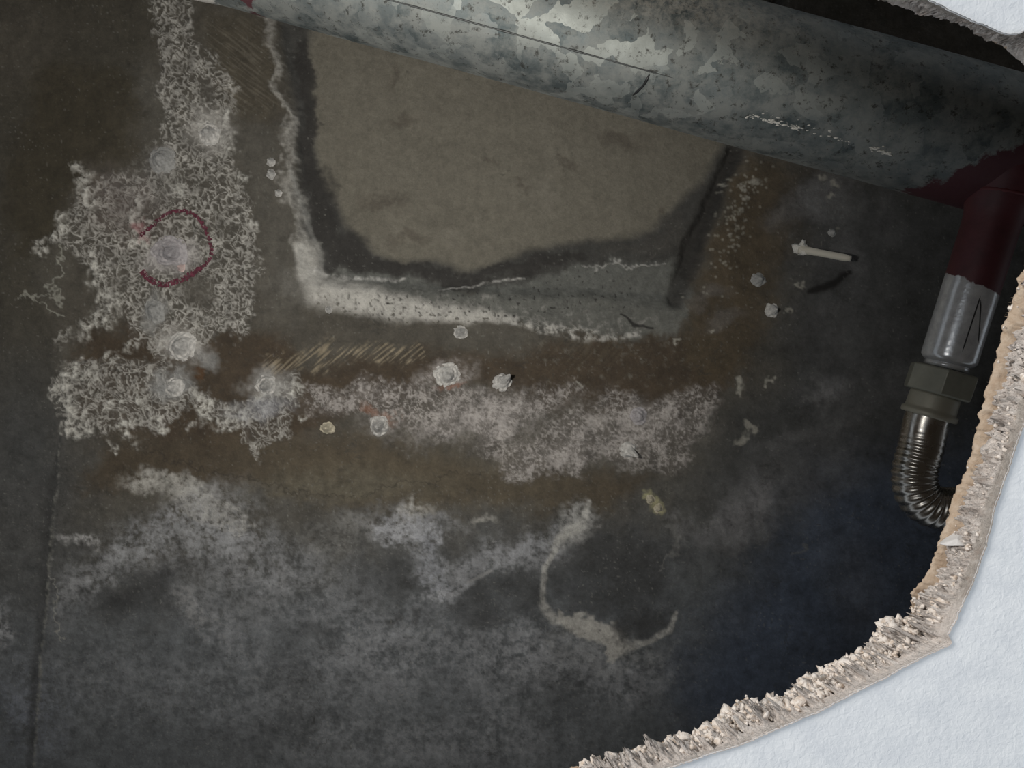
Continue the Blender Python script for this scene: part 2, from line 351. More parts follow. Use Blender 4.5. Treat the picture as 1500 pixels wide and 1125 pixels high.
tex = np.clip(.62+n_fine*1.5+fbm(X/5, Y/5, 68, 3, .7)*.9, 0, 1)
for p, c, a in [
    ([(553, 762), (575, 750), (612, 752), (640, 772), (648, 800), (625, 800), (590, 790), (560, 806)], (168, 170, 175), .75),
    ([(618, 790), (645, 800), (640, 830), (650, 850), (680, 852), (690, 846), (684, 866), (655, 878), (625, 866), (610, 840)], (160, 163, 170), .65),
    ([(692, 850), (705, 828), (735, 806), (780, 794), (822, 770), (800, 812), (740, 834), (712, 842)], (156, 158, 162), .6),
    ([(822, 765), (845, 742), (868, 735), (858, 768), (835, 790), (812, 796)], (172, 172, 170), .7),
    ([(192, 697), (240, 694), (296, 700), (300, 722), (262, 722), (225, 712), (195, 712)], (176, 174, 168), .75),
    ([(258, 722), (305, 718), (330, 745), (368, 760), (345, 785), (310, 770), (270, 752)], (172, 171, 167), .8),
    ([(84, 872), (130, 825), (185, 798), (240, 772), (275, 776), (215, 812), (150, 842), (98, 880)], (150, 152, 154), .5),
    ([(250, 765), (330, 770), (355, 815), (300, 830), (262, 800)], (156, 158, 160), .5),
    ([(250, 870), (280, 858), (300, 900), (290, 925), (270, 905)], (150, 150, 150), .5),
    ([(1085, 740), (1100, 715), (1130, 722), (1140, 752), (1115, 775), (1090, 768), (1060, 775), (1040, 790), (1020, 780), (1060, 752)], (136, 136, 138), .6),
    ([(965, 752), (1000, 745), (1012, 770), (1005, 805), (985, 812), (990, 785)], (128, 128, 128), .55),
    ([(1175, 585), (1192, 555), (1222, 572), (1235, 592), (1200, 598)], (132, 132, 132), .5),
    ([(815, 905), (850, 896), (900, 915), (960, 950), (1000, 945), (960, 985), (880, 990), (800, 960)], (140, 142, 142), .4)]:
    paint(poly(p, 5)*tex, c, a)
for p, a in [([(560, 830), (600, 822), (612, 850), (590, 880), (565, 870)], .5), ([(645, 885), (700, 860), (760, 835), (795, 840), (790, 880), (770, 905), (700, 920), (650, 915)], .5),
             ([(805, 835), (825, 800), (880, 780), (960, 800), (980, 840), (960, 880), (900, 895), (830, 888), (800, 870)], .6), ([(140, 880), (180, 850), (215, 838), (250, 845), (240, 875), (180, 900)], .5), ([(900, 905), (930, 890), (980, 900), (985, 925), (940, 940), (910, 930)], .6)]:
    paint(poly(p, 8)*np.clip(.7+n_fine, 0, 1), (58, 59, 60), a)
drip = line([(866, 735, 3), (850, 770, 6), (815, 792, 6), (801, 830, 4), (795, 862, 4), (792, 885, 5), (808, 905, 6), (850, 925, 10), (880, 930, 12), (915, 948, 9), (950, 940, 4), (980, 925, 4), (990, 900, 3)], 'S', .6)
paint(drip*np.clip(.8+n_fine, 0, 1), (190, 189, 184), .85); H += drip*.8
fill = poly([(806, 893), (850, 892), (880, 905), (905, 925), (930, 945), (900, 955), (850, 935), (815, 915)], 4)
paint(fill, (190, 188, 182), .85)
paint(line([(690, 855, 4), (660, 872, 5), (640, 865, 3)], 'S', .7), (172, 174, 178), .7)
paint(line([(720, 838, 2), (700, 846, 3), (685, 852, 2)], 'S', .8), (180, 180, 180), .7)
paint(line([(985, 765, 6), (998, 790, 4), (990, 815, 3), (965, 832, 2)], 'R', .8), (130, 130, 128), .8)
paint(line([(1000, 770, 8), (1040, 800, 8), (1070, 770, 8), (1100, 740, 14)], 'R', .9), (118, 118, 120), .45)
paint(line([(1175, 795, 2), (1182, 805, 2), (1160, 812, 1.5)], 'S', .7), (110, 112, 112), .6)
for x, y, rx, ry, a in [(240, 850, 34, 16, .6), (165, 885, 30, 14, .6), (205, 880, 50, 30, .45), (560, 850, 50, 24, .45), (577, 905, 9, 9, .8), (605, 905, 8, 9, .7), (705, 870, 18, 50, .5), (775, 870, 18, 30, .6), (690, 900, 20, 40, .4), (910, 820, 70, 50, .55), (905, 928, 14, 12, .9), (945, 910, 30, 22, .7), (930, 870, 50, 18, .4), (455, 925, 30, 20, .4), (430, 1010, 40, 60, .3), (360, 1090, 90, 30, .3), (130, 870, 30, 8, .4), (825, 925, 22, 8, .5), (820, 1010, 50, 40, .35)]:
    paint(blob(x, y, rx, ry, -15, 'R', .8), (62, 63, 64), a)
paint(blob(950, 730, 9, 7, 30, 'R', .6), (180, 178, 140), .9); paint(blob(962, 742, 9, 8, 0, 'R', .6), (176, 172, 138), .9)
# formwork joint on the left
jt = line([(88, 650, 1), (84, 700, 2.2), (78, 760, 2.8), (72, 830, 2.8), (66, 900, 2.4), (60, 960, 2.0), (50, 1130, 2), (42, 1300, 2)], 'J', .7)
js = line([(90, 640, 2), (80, 700, 6), (72, 760, 9), (66, 830, 10), (60, 900, 9), (54, 960, 7), (44, 1130, 6), (36, 1300, 5)], 'J', .9)
paint(js, (60, 61, 62), .6); paint(jt*np.clip(.5+n_fine*2, 0, 1), (136, 136, 130), .7); H += jt*0.8-js*0.3
paint(line([(75, 842, 1.2), (88, 862, 1.2), (78, 885, 1.8), (84, 905, 1.5), (86, 930, 1)], 'R', .7), (160, 160, 154), .7)
# drifting crack under the brown band, grains and freckles
paint(line([(200, 655, 1), (400, 715, 1.4), (480, 728, 1.2), (640, 700, 1.2), (720, 690, 1)], 'R', .8), (44, 40, 36), .5)
fre = sstep(0.55, 0.75, gn(X/4.2, Y/4.2, 81))*sstep(0, 0.5, fbm(X/60, Y/60, 82)+0.25)
paint(fre*(1-mi), (150, 150, 144), .4)
paint(sstep(0.5, 0.7, gn(X/5.5, Y/5.5, 83))*sstep(0.1, 0.5, n_mid), (52, 50, 48), .45)
for x, y, r in [(1068, 268, 6), (1092, 290, 5), (1085, 305, 4), (1070, 345, 4), (1095, 275, 4), (1110, 263, 8), (1200, 265, 6), (1220, 275, 7), (1215, 292, 6), (1218, 340, 8), (1168, 417, 5), (1155, 455, 5), (1040, 480, 5), (1088, 565, 6), (1128, 555, 4), (1090, 640, 9), (1097, 625, 6), (1085, 650, 7), (1340, 700, 3), (847, 565, 4), (990, 505, 3)]:
    paint(blob(x, y, r, r*.8, 0, 'R', .6), (172, 170, 160), .75)
rs = random.Random(3)
for k in range(120):
    x = rs.gauss(1080, 22); y = 320+(x-1080)*-1.5+rs.gauss(0, 35); paint(blob(x, y, 1.8, 1.8, 0, 'N', .6), (170, 168, 156), .5)
paint(blob(250, 375, 34, 22, -20, 'R', .7), (188, 184, 184), .7); paint(blob(238, 235, 20, 18, 0, 'R'), (140, 138, 136), .8)
paint(blob(228, 455, 18, 26, -15, 'R'), (148, 148, 146), .85); paint(blob(256, 567, 24, 18, 0, 'R', .8), (168, 170, 170), .75)
paint(blob(300, 525, 24, 12, 25, 'R', .5), (152, 154, 154), .6)
paint(blob(307, 190, 28, 28, 0, 'R', .8), (186, 184, 180), .7); paint(blob(268, 508, 28, 22, 0, 'R', .8), (200, 198, 194), .75); paint(blob(390, 563, 26, 24, 0, 'R', .8), (186, 186, 184), .8); paint(blob(385, 598, 40, 12, -10, 'R', .8), (150, 152, 160), .6)
# pink bleed of the marker
paint(line([(200, 330, 8), (206, 350, 6)], 'R', .9), (176, 120, 126), .5); paint(blob(185, 305, 60, 40, 30, 'R', .9), (120, 90, 90), .15)
# hair cracks and small dark specks over the lower part
ck = sstep(0.90, 0.99, 1-np.abs(fbm(X/70+WX/60, Y/55+WY/60, 95, 4, .6))*3)*sstep(-.1, .4, fbm(X/120, Y/120, 96))*(1-mi)
paint(ck, (58, 58, 56), .45)
paint(sstep(0.38, 0.55, fbm(X/7, Y/7, 97, 3, .7))*sstep(640, 760, Y), (56, 57, 58), .55)
paint(sstep(0.30, 0.5, fbm(X/9, Y/9, 98, 4, .8))*sstep(640, 760, Y)*sstep(1150, 850, X), (150, 150, 148), .4)
# overall mottling
n_mot = fbm(X/24, Y/24, 92, 5, 0.75)
COL *= np.clip(1+(0.26+.35*sstep(1000, 1150, X))*n_mid+0.24*n_fine+(0.42+0.22*sstep(650, 800, Y))*n_mot*(1-0.7*mi)+0.10*n_grain, .3, 2)[..., None]
H += fbm(X/120, Y/120, 91)*3.0+n_mid*0.7+n_fine*0.30+n_grain*0.12
COL = np.clip(COL, 0.003, 0.9)

V = np.empty(X.shape+(3,), np.float32)
V[..., 0] = (X-750)/F*D_SLAB; V[..., 1] = (Y-562.5)/F*D_SLAB; V[..., 2] = CAMZ+D_SLAB-H*0.001
ms = Mat('stained_concrete', 0.85)
g1 = ms.noise(900, 4, 0.7); g2 = ms.noise(260, 5, 0.65)
c = ms.mix(1.0, ms.attr('stain'), ms.ramp(g1, [(0.25, 0.72), (0.75, 1.0)]), 'MULTIPLY')
c = ms.mix(1.0, c, ms.ramp(g2, [(0.3, 0.82), (0.7, 1.0)]), 'MULTIPLY')
ms.color(c)
b1 = ms.bump(g2, 0.35, 0.002); ms.bump(g1, 0.35, 0.0006, b1)
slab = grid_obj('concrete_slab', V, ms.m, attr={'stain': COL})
tag(slab, 'stained concrete slab with white crystal lace, brown damp bands and a recessed panel', 'slab', kind='structure')
def slab_h(px, py):
    i = min(max(np.searchsorted(xs, px), 0), len(xs)-1); j = min(max(np.searchsorted(ys, py), 0), len(ys)-1)
    return float(H[i, j])*0.001

# red ring drawn round a nodule (flat marking that follows the relief)
mr = Mat('red_marker', 0.7, 0, (112, 28, 52))
mr.color(mr.ramp(mr.noise(300, 4), [(0.35, (66, 28, 40)), (0.7, (112, 46, 66))]))
rv = []; rf = []; ring = [(205, 345), (222, 332), (237, 318), (250, 311), (270, 309), (286, 316), (298, 330), (306, 350), (310, 368), (304, 384), (292, 394), (276, 404), (260, 412), (240, 417), (222, 411), (212, 402), (207, 396)]
rp = []
for k in range(len(ring)-1):
    p0 = ring[max(k-1, 0)]; p1 = ring[k]; p2 = ring[k+1]; p3 = ring[min(k+2, len(ring)-1)]
    for q in range(12):
        t = q/12
        rp.append(tuple(0.5*((2*p1[a])+(-p0[a]+p2[a])*t+(2*p0[a]-5*p1[a]+4*p2[a]-p3[a])*t*t+(-p0[a]+3*p1[a]-3*p2[a]+p3[a])*t**3) for a in (0, 1)))
for k in range(len(rp)-1):
    x0, y0 = rp[k]; x1, y1 = rp[k+1]; l = math.hypot(x1-x0, y1-y0); nx, ny = -(y1-y0)/l, (x1-x0)/l
    cx, cy = x0+mnoise.noise((k*.3, 1, 1))*2.2, y0+mnoise.noise((k*.3, 5, 1))*2.2
    wa = 2.6+2.8*mnoise.noise((k*.45, 2, 7)); wb = 2.6+2.8*mnoise.noise((k*.4, 8, 3))
    if k/len(rp) > .62: wa += 1.6; wb += 1.6
    for s in (-wa, -wa*.3, wb*.3, wb):
        X0, Y0 = cx+nx*s, cy+ny*s
        rv.append(P(X0, Y0, D_SLAB-slab_h(X0, Y0)-0.0007+mnoise.noise((X0*.3, Y0*.3, 0))*0.0008))
    if k:
        for a in range(3):
            if mnoise.noise((k*.8, a*2.1, 4)) > -0.22:
                rf.append((4*k-4+a, 4*k-3+a, 4*k+1+a, 4*k+a))
o = mesh_obj('marker_circle', rv, rf, mr.m, slab, smooth=True); o['label'] = 'dark red hand-drawn circle around a white nodule'

# ------------------------------------------------------------------ plasterboard ceiling with the broken hole
# matched control points: lower face edge x,y -> upper torn edge x,y (photo pixels), roughness
CT = [
 (1560, 20, 1478, 76, .3), (1660, 130, 1545, 150, .3), (1690, 260, 1560, 270, .3), (1640, 400, 1520, 350, .4), (1580, 480, 1498, 402, .5),
 (1545, 540, 1481, 466, .5), (1520, 580, 1466, 529, .5), (1502, 620, 1448, 589, .45), (1487, 662, 1437, 640, .45), (1474, 701, 1424, 690, .45), (1458, 745, 1403, 738, .5), (1449, 787, 1386, 792, .5),
 (1438, 820, 1378, 822, .4), (1427, 851, 1366, 849, .5), (1413, 882, 1348, 876, .8), (1400, 911, 1338, 900, 1), (1390, 930, 1322, 915, 1.3), (1393, 944, 1300, 918, 1.4), (1365, 958, 1285, 932, 1.2),
 (1325, 978, 1270, 955, 1), (1290, 998, 1240, 972, 1), (1240, 1022, 1205, 990, 1), (1200, 1044, 1172, 1006, 1), (1165, 1058, 1143, 1027, 1), (1140, 1068, 1118, 1034, 1), (1122, 1076, 1092, 1028, 1.1), (1098, 1087, 1066, 1046, 1),
 (1072, 1096, 1040, 1066, 1), (1042, 1105, 1010, 1084, 1), (1012, 1115, 970, 1092, 1), (989, 1123, 930, 1102, 1), (950, 1136, 880, 1119, 1), (880, 1165, 810, 1148, .8), (700, 1260, 640, 1225, .5),
 (450, 1500, 430, 1400, .4), (0, 1750, 50, 1620, .4), (-500, 1650, -400, 1520, .4), (-850, 1200, -700, 1130, .4), (-950, 500, -800, 510, .4), (-800, -150, -680, -90, .4), (-350, -500, -280, -400, .4),
 (200, -600, 240, -480, .4), (700, -520, 700, -400, .4), (1000, -330, 975, -230, .4), (1190, -150, 1140, -100, .4), (1300, -40, 1250, -22, .4), (1350, -8, 1300, 2, .35), (1395, 16, 1345, 18, .3), (1440, 36, 1400, 32, .35), (1490, 50, 1455, 62, .35)]
CT = np.array(CT, float)
# arc-length resample, dense where the photo sees the rim
pts = []; N = len(CT)
for i in range(N):
    p0, p1, p2, p3 = CT[i-1], CT[i], CT[(i+1) % N], CT[(i+2) % N]
    L = np.hypot(*(p2[:2]-p1[:2])); vis = (p1[0] > 850 and p1[1] > 380) or (p1[0] > 1280 and p1[1] < 100)
    n = max(2, int(L/(1.6 if vis else 14)))
    for k in range(n):
        t = k/n
        q = 0.5*(2*p1+(-p0+p2)*t+(2*p0-5*p1+4*p2-p3)*t*t+(-p0+3*p1-3*p2+p3)*t**3)
        pts.append(q)
R = np.array(pts); NR = len(R)
Lc = R[:, :2]; Uc = R[:, 2:4]; RO = np.clip(R[:, 4], .1, 2)
arc = np.concatenate([[0], np.cumsum(np.hypot(*np.diff(Lc, axis=0).T))])
jl = np.stack([fbm(arc/30, arc*0, 5, 4), fbm(arc/30, arc*0+9, 6, 4)], -1)
Lc = Lc+jl*2.2+np.stack([gn(arc/4, arc*0, 7), gn(arc/4, arc*0+3, 8)], -1)*1.0
ju = np.stack([fbm(arc/26, arc*0, 15, 4, .7), fbm(arc/26, arc*0+9, 16, 4, .7)], -1)
Uc = Uc+ju*(6*RO)[:, None]+np.stack([gn(arc/5, arc*0, 17), gn(arc/5, arc*0+3, 18)], -1)*(2.5*RO)[:, None]

def topx(c2, d):  # photo pixel to metres at depth d
    c2 = np.asarray(c2); d = np.broadcast_to(d, c2.shape[:-1])
    return np.stack([(c2[..., 0]-750)/F*d, (c2[..., 1]-562.5)/F*d, CAMZ+d], -1)
mf = Mat('white_embossed_face', 0.5, 0, (236, 238, 240))
f1 = mf.noise(900, 3, 0.55, 0.5); f2 = mf.noise(150, 3, 0.5)
mf.color(mf.mix(mf.ramp(f2, [(0.35, 0.0), (0.7, 1.0)]), (232, 233, 235), (245, 245, 245)))
mf.bump(f1, 0.45, 0.0004)
Lm = topx(Lc, np.full(NR, D_BOARD))
fr = np.array([0, .004, .015, .05, .15, .4, 1.0]); ctr = np.array([0, 0.0])
ctr = np.array([-0.02, 0.0]); dirs = Lm[:, :2]-ctr; dirs /= np.linalg.norm(dirs, axis=1)[:, None]
def flange(base, z0, lip):
    G = np.empty((NR, len(fr), 3))
    for k, f in enumerate(fr):
        out = ctr+dirs*2.6
        G[:, k, :2] = base[:, :2]*(1-f)+out*f; G[:, k, 2] = z0
    G[:, 0, 2] += lip
    return G
face = grid_obj('ceiling', flange(Lm, CAMZ+D_BOARD, 0.0005), mf.m, close_u=True)
tag(face, 'white embossed plasterboard ceiling with a ragged hole broken through it', 'ceiling', kind='structure')

# crumbled core
mg = Mat('broken_gypsum', 0.9)
ga = mg.noise(420, 6, 0.7); gb = mg.noise(1500, 3, 0.7)
mg.color(mg.mix(1.0, mg.attr('core'), mg.ramp(ga, [(0.3, 0.78), (0.65, 1.0)]), 'MULTIPLY'))
bb = mg.bump(ga, 0.8, 0.0022); mg.bump(gb, 0.6, 0.0008, bb)
M = 44; v = np.linspace(0, 1, M)
A = arc[:, None]/1.0+np.zeros((1, M)); Vv = v[None, :]+np.zeros((NR, 1)); wpx = np.hypot(*(Uc-Lc).T)[:, None]*Vv
n1 = fbm(A/22, wpx/22, 21, 5, .65); n2 = fbm(A/7, wpx/7, 22, 3, .6); n3 = np.abs(fbm(A/14, wpx/14, 23, 4, .6))
C2 = Lc[:, None]*(1-Vv[..., None])+Uc[:, None]*Vv[..., None]
env = np.sin(np.pi*np.clip(Vv, 0, 1))**0.6*sstep(0.22, 0.42, Vv+n1*.25)
rough2 = RO[:, None]
dep = D_BOARD+T_BOARD*Vv
inw = -dirs[:, None, :]
amp = 0.0042*(0.35+rough2)*env*(n1*1.3+n3*1.0+n2*0.5)
G = topx(C2, dep); G[..., :2] += inw*amp[..., None]
G[..., 2] += env*0.0022*rough2*n2-env*0.002*np.clip(n3, 0, 1)
cc = np.empty(C2.shape[:2]+(3,), np.float32); cc[:] = C(232, 221, 212)
def lay(m, col):
    global cc
    m = np.clip(m, 0, 1)[..., None]; cc = cc*(1-m)+C(*col)*m
side = sstep(1.05, .5, RO)[:, None]
lay(sstep(0.34, 0.24, Vv+n1*.18)*side, (190, 180, 170))
lay(sstep(0.05, 0.4, n1)*(0.3+.5*side), (176, 160, 148)); lay(sstep(0.0, 0.5, n2)*.5, (238, 230, 222))
lay(sstep(0.34, 0.55, n3)*0.55, (166, 142, 122))
core = grid_obj('gypsum_core', G, mg.m, face, close_u=True, attr={'core': cc})
core['label'] = 'crumbled cream gypsum edge of the hole'

# brown backing paper: torn strip along the upper edge, runs on over the back of the board
mp = Mat('torn_brown_paper', 0.85, 0, (190, 156, 122))
pa = mp.noise(500, 5, .65)
mp.color(mp.ramp(pa, [(0.3, (166, 142, 118)), (0.7, (190, 172, 152))])); mp.bump(pa, .6, .001)
MP = 8; G = np.empty((NR, MP+len(fr)-1, 3))
for k in range(MP):
    q = k/(MP-1); w0 = (0.75+0.10*fbm(arc/30, arc*0, 24, 4)+0.16*sstep(.45, .9, RO)+0.22*(Lc[:, 1] < 250)+0.08*sstep(760, 830, Lc[:, 1]))
    vv = w0+(1.0-w0)*q; c2 = Lc*(1-vv)[:, None]+Uc*vv[:, None]
    g = topx(c2, D_BOARD+T_BOARD*vv)
    lift = (0.0020*(1-sstep(.7, 1.1, RO))+0.0004)*math.sin(math.pi*min(1, q*1.15+0.0))+0.0006*gn(arc/9, arc*0+k*.6, 25)
    lift = np.where(Lc[:, 1] < 250, 0.0, lift)
    if k == 0: lift = lift*0-0.0012
    g[:, :2] += -dirs*np.asarray(lift)[:, None]
    G[:, k] = g
Um = topx(Uc, np.full(NR, D_BOARD+T_BOARD))
fl = flange(Um, CAMZ+D_BOARD+T_BOARD+0.0003, 0)
G[:, MP:] = fl[:, 1:]
o = grid_obj('backing_paper', G, mp.m, face, close_u=True)
o['label'] = 'torn brown backing paper along the upper rim of the hole'

# crumbs and fibres clinging to the rim
def lump(bm, c, r, seed, sq=None):
    ret = bmesh.ops.create_icosphere(bm, subdivisions=2 if r > .0007 else 1, radius=1.0)
    rq = random.Random(seed); own = sq is None
    if own:
        sq = (rq.uniform(.6, 1.4), rq.uniform(.6, 1.4), rq.uniform(.6, 1.2)); ro_ = Matrix.Rotation(rq.uniform(0, 6), 3, Vector((rq.random(), rq.random(), rq.random()+.1)).normalized())
    for vtx in ret['verts']:
        n = vtx.co.normalized(); k = 1+0.9*mnoise.noise(n*1.5+Vector((seed, 0, 0)))+0.6*mnoise.noise(n*3.3+Vector((0, seed, 0)))
        q = Vector((n.x*sq[0], n.y*sq[1], n.z*sq[2]))
        if own: q = ro_ @ q
        vtx.co = c+q*(r*k)
rng = random.Random(11)
mcr = Mat('gypsum_crumb', 0.92, 0, (232, 222, 212)); q = mcr.noise(700, 4)
mcr.color(mcr.ramp(q, [(0.3, (206, 186, 166)), (0.55, (234, 224, 214))])); mcr.bump(q, .6, .0012)
bm = bmesh.new(); visI = [i for i in range(NR) if 850 < Lc[i, 0] < 1560 and Lc[i, 1] > 400]
for k in range(2600):
    i = rng.choice(visI); ro = RO[i]
    if ro < .75 and rng.random() > .30: continue
    vv = rng.uniform(.35, 1.0) if ro > .75 else rng.choice([rng.uniform(.25, .75), rng.uniform(.9, 1.0)])
    c2 = Lc[i]*(1-vv)+Uc[i]*vv
    d = D_BOARD+T_BOARD*vv; cpt = Vector(topx(c2, d).tolist())
    r = (.00016+.0006*rng.random()**2)*(1+1.3*rng.random()**4*(ro > .75))
    cpt += Vector((-dirs[i, 0], -dirs[i, 1], 0))*rng.uniform(0, .0012)*ro
    lump(bm, cpt, r, k*1.37)
# heaped lumps at the corner and on the lower lip
for (x, y, rr, n) in [(1314, 912, 5, 5), (1290, 930, 6, 6), (1302, 940, 9, 7), (1325, 930, 9, 7), (1345, 925, 7, 6), (1300, 962, 9, 6), (1330, 950, 9, 6), (1350, 900, 5, 5), (1342, 878, 4, 4), (1336, 893, 3, 3), (1275, 965, 9, 5), (1110, 1034, 6, 5), (1095, 1030, 6, 4), (1125, 1046, 7, 5), (1145, 1032, 5, 4), (1165, 1020, 7, 5), (1005, 1086, 6, 4), (955, 1098, 6, 4), (925, 1112, 6, 4), (900, 1114, 4, 3), (880, 1120, 5, 3), (1040, 1074, 6, 4), (1200, 1002, 8, 5), (1235, 985, 8, 5), (1430, 672, 3, 3), (1418, 682, 2.4, 2), (1462, 530, 3, 3), (1475, 480, 3, 3), (1493, 420, 4, 4), (1400, 775, 4, 4), (1408, 758, 4, 4), (1415, 800, 5, 5), (1425, 818, 4, 4), (1490, 450, 4, 3), (1375, 890, 3, 4)]:
    for j in range(n):
        lump(bm, Vector(P(x+rng.gauss(0, rr*.8), y+rng.gauss(0, rr*.8), D_BOARD+T_BOARD*rng.uniform(.7, .95))), rr/F*D_BOARD*rng.uniform(.35, .75), rng.random()*90)
me = bpy.data.meshes.new('gypsum_crumbs'); bm.to_mesh(me); bm.free(); me.materials.append(mcr.m)
me.polygons.foreach_set('use_smooth', [True]*len(me.polygons))
o = link(bpy.data.objects.new('gypsum_crumbs', me), face); o['kind'] = 'stuff'; o['label'] = 'loose white gypsum crumbs along the rim'

fv = []; ff = []
mfi = Mat('paper_fibre', 0.9, 0, (206, 182, 156))
for k in range(900):
    i = rng.choice(visI)
    if RO[i] > .8 and rng.random() > .25: continue
    vv = rng.uniform(.93, 1.02); c2 = Lc[i]*(1-vv)+Uc[i]*vv
    b = Vector(topx(c2, D_BOARD+T_BOARD*vv).tolist()); n = Vector((-dirs[i, 0], -dirs[i, 1], 0))
    side_ = Vector((n.y, -n.x, 0)); ln = rng.uniform(.0004, .0014)
    tip = b+n*ln+side_*rng.uniform(-.0005, .0005)+Vector((0, 0, rng.uniform(-.0004, .0004))); wv = side_*.00007; up = Vector((0, 0, .00007))
    j = len(fv); fv += [b+wv-n*.0005, b-wv-n*.0005, b+up-n*.0005, tip]; ff += [(j, j+1, j+3), (j+1, j+2, j+3), (j+2, j, j+3)]
o = mesh_obj('paper_fibres', fv, ff, mfi.m, face); o['kind'] = 'stuff'

# pointed torn flap of paper and gypsum
mt = Mat('torn_flap_grey', 0.7, 0, (206, 202, 198)); mt.bump(mt.noise(300, 4), .4, .001)
tv = [(1376, 797, .86), (1386, 789, .9), (1398, 780, .93), (1409, 775, .9), (1420, 783, .8), (1424, 796, .7), (1412, 800, .62), (1398, 800, .66), (1386, 800, .78), (1402, 789, .70)]
vts = [P(x, y, D_BOARD+T_BOARD*z-.0026) for x, y, z in tv]; nb = len(vts)
vts += [p+Vector((.0006, .0002, .0016)) for p in vts]
fc = [(k, (k+1) % 9, 9) for k in range(9)]+[((k+1) % 9+nb, k+nb, 9+nb) for k in range(9)]+[(k, k+nb, (k+1) % 9+nb, (k+1) % 9) for k in range(9)]
o = mesh_obj('torn_flap', vts, fc, mt.m, face, smooth=False); o['label'] = 'small pointed grey flap of torn board'
bv = o.modifiers.new('bevel', 'BEVEL'); bv.width = .0003; bv.segments = 2

# ================================================================== OBJECTS
def frame(a):
    a = a.normalized(); u = Vector((0, 0, -1)); u = (u-a*u.dot(a)).normalized(); return a, u, a.cross(u)
def sweep(name, path, radii, m, nseg=48, parent=None, caps=True, cos=None, smooth=True, extra=None):
    """tube along path (list of Vector) with one radius per point"""
    vv = []; ff = []
    n = len(path)
    for i in range(n):
        t = (path[min(i+1, n-1)]-path[max(i-1, 0)])
        a, u, w_ = frame(t)
        for k in range(nseg):
            th = 2*math.pi*k/nseg; r = radii[i]*(1+(extra(i, th) if extra else 0))
            vv.append(path[i]+(u*math.cos(th)+w_*math.sin(th))*r)
    for i in range(n-1):
        for k in range(nseg):
            k2 = (k+1) % nseg; ff.append((i*nseg+k, i*nseg+k2, (i+1)*nseg+k2, (i+1)*nseg+k))
    if caps:
        ff.append(tuple(reversed(range(nseg)))); ff.append(tuple((n-1)*nseg+k for k in range(nseg)))
    o = mesh_obj(name, vv, ff, m, None, smooth)
    if parent: keep(o, parent)
    return o

# ---------------- main galvanised pipe
ud = Vector((0.9641, 0.2655, 0)).normalized()            # direction in the photo plane
nd = Vector((ud.y, -ud.x, 0))                            # towards the top of the photo
PR = 0.0445
edge = P(800, 132.5, D_PIPE)                             # a point on its lower silhouette
axis0 = edge+nd*(PR*1.005)
def AX(px):                                              # axis point whose silhouette foot is near photo x = px
    return axis0+ud*((px-800)/F*D_PIPE/0.9641)
mz = Mat('galvanised_steel', 0.5, 0.8)
mv = mz.mapping()
warp = mz.noise(22, 4, .6)
vcell = mz.voronoi(26, 'F1', None, 'Color'); 
sep = mz.n.new('ShaderNodeSeparateColor'); 
vm = mz.n.new('ShaderNodeVectorMath'); vm.operation = 'ADD'
vnz = mz.n.new('ShaderNodeTexNoise'); vnz.inputs['Scale'].default_value = 45; vnz.inputs['Detail'].default_value = 5; mz.lk(mz.tc.outputs['Object'], vnz.inputs['Vector'])
vsc = mz.n.new('ShaderNodeVectorMath'); vsc.operation = 'SCALE'; vsc.inputs['Scale'].default_value = 0.030; mz.lk(vnz.outputs['Color'], vsc.inputs[0])
mz.lk(mz.tc.outputs['Object'], vm.inputs[0]); mz.lk(vsc.outputs[0], vm.inputs[1])
cells = mz.voronoi(74, 'F1', vm.outputs[0], 'Color'); mz.lk(cells, sep.inputs[0])
spz = mz.n.new('ShaderNodeSeparateColor'); mz.lk(mz.attr('spangle'), spz.inputs[0])
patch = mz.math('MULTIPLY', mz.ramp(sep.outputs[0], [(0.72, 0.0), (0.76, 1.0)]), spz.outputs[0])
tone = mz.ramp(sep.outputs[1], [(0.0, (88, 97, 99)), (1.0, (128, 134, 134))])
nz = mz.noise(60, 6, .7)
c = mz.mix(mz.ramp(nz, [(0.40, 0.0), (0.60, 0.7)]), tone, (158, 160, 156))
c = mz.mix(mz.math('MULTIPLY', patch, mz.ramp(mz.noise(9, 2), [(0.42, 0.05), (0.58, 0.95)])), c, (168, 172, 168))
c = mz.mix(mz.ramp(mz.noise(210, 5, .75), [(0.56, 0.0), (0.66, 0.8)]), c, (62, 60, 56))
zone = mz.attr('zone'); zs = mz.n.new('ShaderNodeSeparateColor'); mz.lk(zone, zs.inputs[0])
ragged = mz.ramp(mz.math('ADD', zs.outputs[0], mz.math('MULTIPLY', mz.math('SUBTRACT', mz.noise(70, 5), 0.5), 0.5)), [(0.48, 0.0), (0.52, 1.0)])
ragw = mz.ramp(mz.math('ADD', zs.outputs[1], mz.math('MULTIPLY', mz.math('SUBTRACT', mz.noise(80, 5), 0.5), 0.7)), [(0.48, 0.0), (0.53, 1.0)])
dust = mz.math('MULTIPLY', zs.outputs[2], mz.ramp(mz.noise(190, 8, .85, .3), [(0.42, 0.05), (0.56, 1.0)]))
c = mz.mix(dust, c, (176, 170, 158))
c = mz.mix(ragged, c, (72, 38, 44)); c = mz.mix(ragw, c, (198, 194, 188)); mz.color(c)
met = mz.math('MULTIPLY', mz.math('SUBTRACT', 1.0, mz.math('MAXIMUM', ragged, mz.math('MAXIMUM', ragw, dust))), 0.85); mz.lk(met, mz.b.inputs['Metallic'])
mz.rough(mz.ramp(nz, [(0.3, 0.64), (0.7, 0.8)]))
bq = mz.bump(mz.math('ADD', mz.math('MULTIPLY', patch, .3), nz), .35, .0012)

